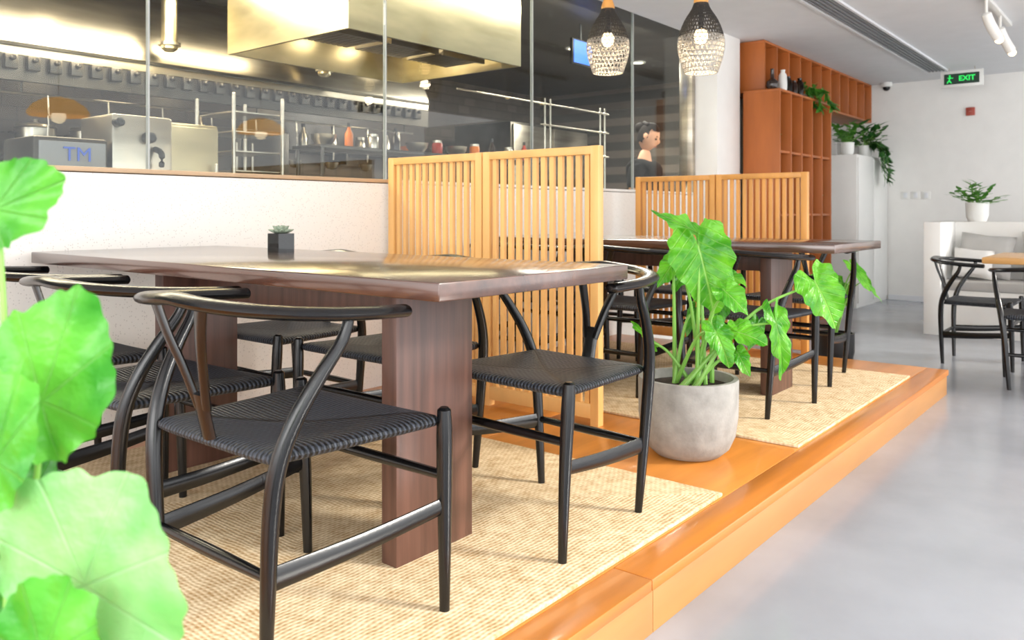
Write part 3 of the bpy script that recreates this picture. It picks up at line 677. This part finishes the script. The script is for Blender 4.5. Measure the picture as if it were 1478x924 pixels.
def small_plant(x,y,z,rp,hp,n,ln,label,mt=None,trail=0,pm=None,group=None,up=.8,tl=(.12,.34)):
    r=thing('small_potted_plant',label,'plant',(x,y,z),group)
    MB().lathe([(0,0),(rp*.75,0),(rp*.95,hp*.3),(rp,hp),(rp*.88,hp),(rp*.86,hp*.85),(0,hp*.85)],(x,y,z),24).build('pot',pm or m_whitep,r)
    b=MB(); st=MB()
    for i in range(n):
        a=i*2.399; e=random.uniform(.2,1)*up; o=Vector((x,y,z+hp*.85)); d=Vector((math.cos(a)*(1.1-e),math.sin(a)*(1.1-e),e)).normalized()
        e1=o+d*ln*random.uniform(.8,1.2)
        st.tube([(*o,.004),(*e1,.002)],3,5)
        for k in range(5):
            A=o.lerp(e1,.35+.16*k); s=1 if k%2 else -1; sd=d.cross(Vector((0,0,1))).normalized()*s
            leaf(b,A,A+(sd+d*.7)*ln*.3,Vector((0,0,1))+sd*.2,ln*.11,[(0,1),(20,.6),(60,.4),(90,.35),(180,.1)],10,(.5,1),0,1,0,.1)
    for i in range(trail):
        a=random.uniform(PI*1.1,1.9*PI); o=Vector((x+math.cos(a)*rp,y+math.sin(a)*rp,z+hp)); L=random.uniform(*tl)
        p=[o,o+Vector((math.cos(a)*.05,math.sin(a)*.08,.02)),o+Vector((math.cos(a)*.06,math.sin(a)*.16,-.1)),o+Vector((math.cos(a)*.06,math.sin(a)*.18,-L))]
        st.tube([(*v,.003) for v in p],4,5); qq=cr([tuple(v) for v in p],5)
        for j,v in enumerate(qq):
            dr=Vector((random.uniform(-1,1),random.uniform(-1,.2),random.uniform(-1,0))).normalized()
            leaf(b,v,Vector(v)+dr*.09,(0,-1,.5),.028,HEART,12,(.5,1),0,1,0,.1)
    b.build('foliage',mt or m_green,r,flat=True); st.build('stems',m_stem,r)
    return r
small_plant(9.25,2.76,1.66,.07,.14,14,.26,'bushy plant in a white pot on the near end of the white cabinet',m_green,0)
small_plant(9.82,2.74,1.66,.08,.14,20,.32,'trailing plant in a white pot at the far end of the white cabinet',m_greend,8,tl=(.2,.42))
small_plant(7.85,2.70,2.102,.05,.07,8,.12,'trailing green plant on top of the tall orange shelf unit',m_green,4,tl=(.1,.2))
small_plant(6.99,2.70,1.57,.045,.08,9,.10,'small green plant in the upper niche of the tall orange shelf unit',m_green,0)
small_plant(8.06,2.72,1.02,.06,.12,9,.12,'green plant in a white pot low in the orange shelf unit',m_green,0)
small_plant(8.23,1.34,.95,.095,.17,18,.22,'green plant in a white pot on the white bench back',m_green,0)
r=thing('glass_vase','dark round bottle vase on top of the tall orange shelf unit','vase',(6.90,2.69,2.1))
MB().lathe([(0,0),(.04,0),(.055,.03),(.05,.07),(.018,.1),(.014,.17),(.018,.18),(.012,.178),(0,.1)],(6.90,2.69,2.1),20).build('body',m_brown,r)
for i,(a,mt,nm,rad,hh) in enumerate(((7.12,m_whitep,'white',.035,.2),(7.26,m_jar,'clear glass',.03,.16),(7.40,m_brown,'dark brown',.03,.14),(7.54,m_jar,'tall clear glass',.035,.18))):
    b=MB().lathe([(0,0),(rad,0),(rad*1.1,hh*.3),(rad,hh*.75),(rad*.5,hh*.9),(rad*.6,hh),(rad*.45,hh),(rad*.35,hh*.9),(0,hh*.8)],(a,2.68,2.1),18)
    tag(b.build('vase',mt,org=(a,2.68,2.1)),'%s vase, %s after the dark round bottle on the orange shelf unit'%(nm,pos[i]),'vase','vases on the orange shelf unit')
# ---------------------------------------------------------------- bench + table right
r=thing('bench','white built in bench with end panel and tall back by the far wall','bench',(7.9,0,0))
MB().box(7.55,8.32,1.5,1.63,0,.95,.004).build('end_panel',m_white,r)
MB().box(8.14,8.32,-2.5,1.5,0,.95,.004).build('back',m_white,r)
MB().box(7.6,8.14,-2.5,1.5,0,.38,.004).build('base',m_white,r)
MB().box(7.58,8.13,-2.5,1.495,.38,.46,.02).build('seat_pad',m_cush,r)
def cushion(x,y,z,w_,h_,t_,mt,label,rx=0,rz=0,tilt=-.3):
    b=MB(); n=12
    for top in (1,-1):
        g=[]
        for i in range(n+1):
            row=[]
            for j in range(n+1):
                u=2*i/n-1; v=2*j/n-1; pin=1-.07*(1-(abs(u)*abs(v)))*max(abs(u),abs(v))**3
                th=t_*.5*max(0,(1-u**4)*(1-v**4))**.5
                row.append(b.bm.verts.new((top*th,u*w_/2*pin,v*h_/2*pin)))
            g.append(row)
        for i in range(n):
            for j in range(n): b.bm.faces.new((g[i][j],g[i+1][j],g[i+1][j+1],g[i][j+1]))
    bmesh.ops.remove_doubles(b.bm,verts=b.bm.verts,dist=.0005)
    o=b.build('cushion',mt); o.location=(x,y,z); o.rotation_euler=(rx,tilt*-1,rz); tag(o,label,'cushion','cushions on the white bench')
cushion(8.0,1.24,.66,.42,.38,.13,m_cush,'mid grey cushion leaning on the bench back beside the white end panel',.1)
cushion(8.0,.72,.68,.5,.42,.14,m_cushl,'pale grey cushion on the bench, cut by the right edge of the photo',-.05)
cushion(7.80,1.30,.60,.3,.26,.11,m_cushl,'small pale cushion in front of the mid grey one, by the end panel',.1,.2,-.4)
r=thing('dining_table','light oak table with dark legs at the right edge in front of the bench','table',(6.2,0,0))
MB().box(5.80,6.62,-1.1,.92,.71,.75,.006).build('tabletop',m_oak,r)
for a in (5.92,6.54):
    for c in (-1.0,.68): MB().box(a-.025,a+.025,c-.025,c+.025,0,.71,.002).build('leg',m_black,r)
# ---------------------------------------------------------------- fittings
def wallY(px): 
    u=(px-739)/F; d=10.3/(CA+SA*u); return d*(SA-CA*u),d
zs=2.44
ys=9.6*(SA-CA*.555)/(CA+SA*.555)
r=thing('exit_sign','green lit exit sign hanging below the ceiling near the back wall','sign',(9.6,ys,zs-.09))
MB().box(9.585,9.615,ys-.20,ys+.20,zs-.085,zs+.085,.005).build('casing',m_whitep,r)
MB().box(9.58,9.586,ys-.165,ys+.165,zs-.055,zs+.055).build('panel',M('exit_panel','0A3020',.4),r)
text('EXIT',.075,m_exitg,r,(9.577,ys-.05,zs),(PI/2,0,-PI/2))
b=MB(); b.ball((9.577,ys+.11,zs+.035),.011,1); b.tube([(9.577,ys+.105,zs+.02,.009),(9.577,ys+.115,zs-.01,.008),(9.577,ys+.095,zs-.04,.006)],3,6); b.tube([(9.577,ys+.115,zs-.01,.007),(9.577,ys+.135,zs-.04,.006)],2,6); b.tube([(9.577,ys+.13,zs+.015,.005),(9.577,ys+.08,zs+.01,.005)],2,6); b.build('running_figure',m_exitg,r)
for q in (-.12,.12): MB().tube([(9.6,ys+q,zs+.083,.004),(9.6,ys+q,CE,.004)],1,6).build('hanger',m_steel,r)
for i,px in enumerate((1307,1322,1337)):
    y,d=wallY(px); z=CZ+(HZ-282)/F*d
    r=thing('light_switch','white light switch on the back wall, %s'%('nearest the white cabinet','middle one of three','nearest the potted plant')[i],'switch',(10.29,y,z),'three light switches in a row')
    MB().box(10.288,10.3,y-.045,y+.045,z-.045,z+.045,.003).build('plate',m_whitep,r); MB().box(10.283,10.288,y-.02,y+.02,z-.03,z+.03,.001).build('rocker',m_ceil,r)
y,d=wallY(1401); z=CZ+(HZ-161)/F*d
r=thing('fire_alarm','small red square fire alarm on the white back wall','alarm',(10.28,y,z))
MB().box(10.275,10.3,y-.045,y+.045,z-.045,z+.045,.005).build('casing',M('alarm_red','A5483A',.5),r); MB().lathe([(0,0),(.015,0)],(10.27,y,z),12).build('button',m_whitep,r)
r=thing('security_camera','small white dome camera at the top corner of the back wall','camera',(10.2,2.6,CE-.1))
MB().lathe([(0,.1),(.06,.1),(.06,.06),(.05,.05),(0,.05)],(10.2,2.6,CE-.1),20).build('base',m_whitep,r); MB().ball((10.2,2.6,CE-.055),.042,2).build('lens_dome',m_blackp,r)
r=thing('track_light','white ceiling track with two spotlights at the top right','light',(7.0,1.0,CE-.03))
MB().box(5.6,7.6,.99,1.03,CE-.03,CE-.001,.003).build('track',m_whitep,r)
for a in (6.55,7.15):
    h=MB().tube([(a,1.01,2.43,.033),(a+.03,.99,2.36,.035),(a+.08,.95,2.27,.036)],2,16).build('spot_head',m_whitep,r)
    MB().tube([(a,1.01,CE-.03,.01),(a,1.01,2.43,.01)],1,8).build('stem',m_whitep,h)
    MB().ball((a+.088,.944,2.257),.028,2).build('bulb',m_bulb,h)
# ---------------------------------------------------------------- person
def skin_obj(verts,edges,mat,name,parent,sub=2,extra=None):
    me=bpy.data.meshes.new(name); me.from_pydata([v[:3] for v in verts],edges,[]); o=bpy.data.objects.new(name,me); C.objects.link(o)
    m=o.modifiers.new('Skin','SKIN'); m.use_smooth_shade=True
    for i,v in enumerate(verts): me.skin_vertices[0].data[i].radius=(v[3],v[4] if len(v)>4 else v[3])
    me.skin_vertices[0].data[0].use_root=True
    s=o.modifiers.new('Sub','SUBSURF'); s.levels=sub; s.render_levels=sub
    dg=bpy.context.evaluated_depsgraph_get(); dg.update(); ev=o.evaluated_get(dg); nm=bpy.data.meshes.new_from_object(ev); bpy.data.objects.remove(o)
    if extra:
        bm=bmesh.new(); bm.from_mesh(nm); bm.from_mesh(extra); bm.to_mesh(nm); bm.free()
    nm.materials.clear(); nm.materials.append(mat); nm.shade_smooth()
    o=bpy.data.objects.new(name,nm); C.objects.link(o); o.parent=parent; return o
pe=thing('person','cook with dark tied back hair in a black top, looking down behind the kitchen glass','person',(6.52,3.74,0),rz=math.radians(-84))
pe.scale=(1.05,1.05,1.05)
V=[(0,0,.96,.13,.11),(0,0,1.10,.11,.09),(0,0,1.28,.12,.095),(-.005,0,1.40,.07,.06),(.0,0,1.46,.052),(.02,0,1.54,.05)]
E=[(0,1),(1,2),(2,3),(3,4),(4,5)]
for s in (-1,1):
    k=len(V); V+=[(0,s*.14,1.375,.05),(-.02,s*.21,1.13,.042),(.13,s*.17,1.02,.03),(.19,s*.15,1.0,.022),(.24,s*.145,.99,.032,.018)]
    E+=[(3,k),(k,k+1),(k+1,k+2),(k+2,k+3),(k+3,k+4)]
    for q,(oy,L) in enumerate(((-.03,.065),(-.01,.078),(.01,.072),(.03,.055))):
        j=len(V); V+=[(.265,s*.145+oy,.985,.009),(.265+L*.55,s*.145+oy*1.1,.975,.008),(.265+L,s*.145+oy*1.1,.955,.007)]; E+=[(k+4,j),(j,j+1),(j+1,j+2)]
    j=len(V); V+=[(.22,s*.105,.985,.010),(.25,s*.09,.97,.009)]; E+=[(k+3,j),(j,j+1)]
    k=len(V); V+=[(0,s*.09,.88,.082),(.02,s*.1,.5,.056),(-.01,s*.11,.09,.036),(.13,s*.13,.04,.034,.028)]; E+=[(0,k),(k,k+1),(k+1,k+2),(k+2,k+3)]
t=bmesh.new(); bmesh.ops.create_icosphere(t,subdivisions=4,radius=1)
for v in t.verts:
    x,y,z=v.co
    w_=1-.28*max(0,-z)**1.3
    X=.092*x*(1-.12*max(0,-z)); Y=.074*y*w_; Z=.118*z
    if x>0:
        X+=.028*math.exp(-((y/.16)**2+((z+.12)/.2)**2)); X-=.012*math.exp(-(((abs(y)-.38)/.2)**2+((z-.05)/.13)**2)); X+=.010*math.exp(-((y/.3)**2+((z+.5)/.12)**2)); X+=.010*math.exp(-((y/.3)**2+((z+.88)/.15)**2))
    if abs(y)>.85 and abs(x)<.25 and abs(z)<.3: Y*=1.14
    v.co=(X,Y,Z)
HM=Matrix.Translation((.045,0,1.635))@Matrix.Rotation(.38,4,'Y')
t.transform(HM); hm=bpy.data.meshes.new('h'); t.to_mesh(hm); t.free()
body=skin_obj(V,E,m_skin,'body',pe,2,hm)
def child(mb,name,mat,par,mtx=None):
    if mtx is not None: mb.bm.transform(mtx)
    bmesh.ops.recalc_face_normals(mb.bm,faces=mb.bm.faces); me=bpy.data.meshes.new(name); mb.bm.to_mesh(me); mb.bm.free(); me.shade_smooth(); me.materials.append(mat); o=bpy.data.objects.new(name,me); C.objects.link(o); o.parent=par; return o
hb=MB(); t=bmesh.new(); bmesh.ops.create_icosphere(t,subdivisions=4,radius=1)
for v in list(t.verts):
    x,y,z=v.co
    if (x>.35 and z<.5) or z<-.55 or (x>.0 and z<-.15): t.verts.remove(v)
for v in t.verts: v.co=Vector((v.co.x*.1-.004,v.co.y*.083,v.co.z*.128+.004))
hb.add(t); hb.ball((-.115,0,.05),.045,3,(.9,1,1)); hb.tube([(-.02,-.05,.10,.02),(-.09,0,.1,.02)],3,8)
child(hb,'hair',m_hair,pe,HM)
e=MB(); [e.ball((.082,s*.03,.008),.009,2) for s in (-1,1)]; child(e,'eyes',m_eye,pe,HM)
e=MB(); [e.tube([(.086,s*.016,.03,.003),(.083,s*.045,.032,.003)],2,6) for s in (-1,1)]; child(e,'eyebrows',m_hair,pe,HM)
e=MB(); e.tube([(.084,-.02,-.058,.003),(.094,0,-.058,.005),(.084,.02,-.058,.003)],3,6); child(e,'mouth',m_lip,pe,HM)
TV=[(0,0,.93,.165,.14),(0,0,1.10,.15,.13),(0,0,1.28,.165,.14),(-.005,0,1.40,.125,.105),(0,0,1.455,.082)]; TE=[(0,1),(1,2),(2,3),(3,4)]
for s in (-1,1):
    k=len(TV); TV+=[(0,s*.15,1.375,.082),(-.015,s*.205,1.17,.066)]; TE+=[(3,k),(k,k+1)]
skin_obj(TV,TE,m_cloth,'black_shirt',pe)
TV=[(0,0,.97,.15,.125),(0,0,.9,.15,.13)]; TE=[(0,1)]
for s in (-1,1):
    k=len(TV); TV+=[(0,s*.09,.84,.1),(.02,s*.1,.5,.07),(-.01,s*.11,.13,.06)]; TE+=[(1,k),(k,k+1),(k+1,k+2)]
skin_obj(TV,TE,m_trous,'trousers',pe)
# ---------------------------------------------------------------- light
wd=bpy.data.worlds.new('World'); bpy.context.scene.world=wd; wd.use_nodes=True
bg=wd.node_tree.nodes['Background']; bg.inputs[0].default_value=(.97,.98,1,1); bg.inputs[1].default_value=3.9
def area(loc,rot,sx_,sy_,e,col=(1,1,1)):
    L=bpy.data.lights.new('area','AREA'); L.shape='RECTANGLE'; L.size=sx_; L.size_y=sy_; L.energy=e; L.color=col
    o=bpy.data.objects.new('fill_light',L); C.objects.link(o); o.location=loc; o.rotation_euler=rot  # unseen fill lamp added for brightness, no window at its place
L=bpy.data.lights.new('sun','SUN'); L.energy=4.2; L.angle=math.radians(10); L.color=(1,.95,.87)
o=bpy.data.objects.new('sun',L); C.objects.link(o); o.rotation_euler=Vector((-.42,1,-.50)).to_track_quat('-Z','Y').to_euler()
area((-2.6,-.5,1.7),(math.radians(90),0,math.radians(-90)),4,1.8,120,(1,.98,.95))  # added fill from the open left side
area((2.0,4.55,CE-.05),(0,0,0),3.5,.5,180,(1,.85,.63))  # unseen warm lamp added to brighten the kitchen
area((6.6,4.1,CE-.05),(0,0,0),1.6,.5,130,(1,.93,.82))  # unseen lamp added above the cook to light the figure
area((3.8,3.34,CE-.04),(math.radians(35),0,0),4.5,.06,50,(1,.93,.78))  # narrow lamp added behind the glass to brighten the hood front
cam=bpy.data.cameras.new('Camera'); cam.sensor_width=36; cam.sensor_fit='HORIZONTAL'; cam.lens=F/1478*36; cam.shift_y=-(462-HZ)/1478; cam.clip_start=.02
cam.dof.use_dof=True; cam.dof.focus_distance=2.2; cam.dof.aperture_fstop=5.6
co=bpy.data.objects.new('Camera',cam); C.objects.link(co); co.location=(0,0,CZ); co.rotation_euler=(PI/2,0,math.radians(39.1)-PI/2)
bpy.context.scene.camera=co
try:
    bpy.context.scene.view_settings.view_transform='Standard'
except Exception: pass
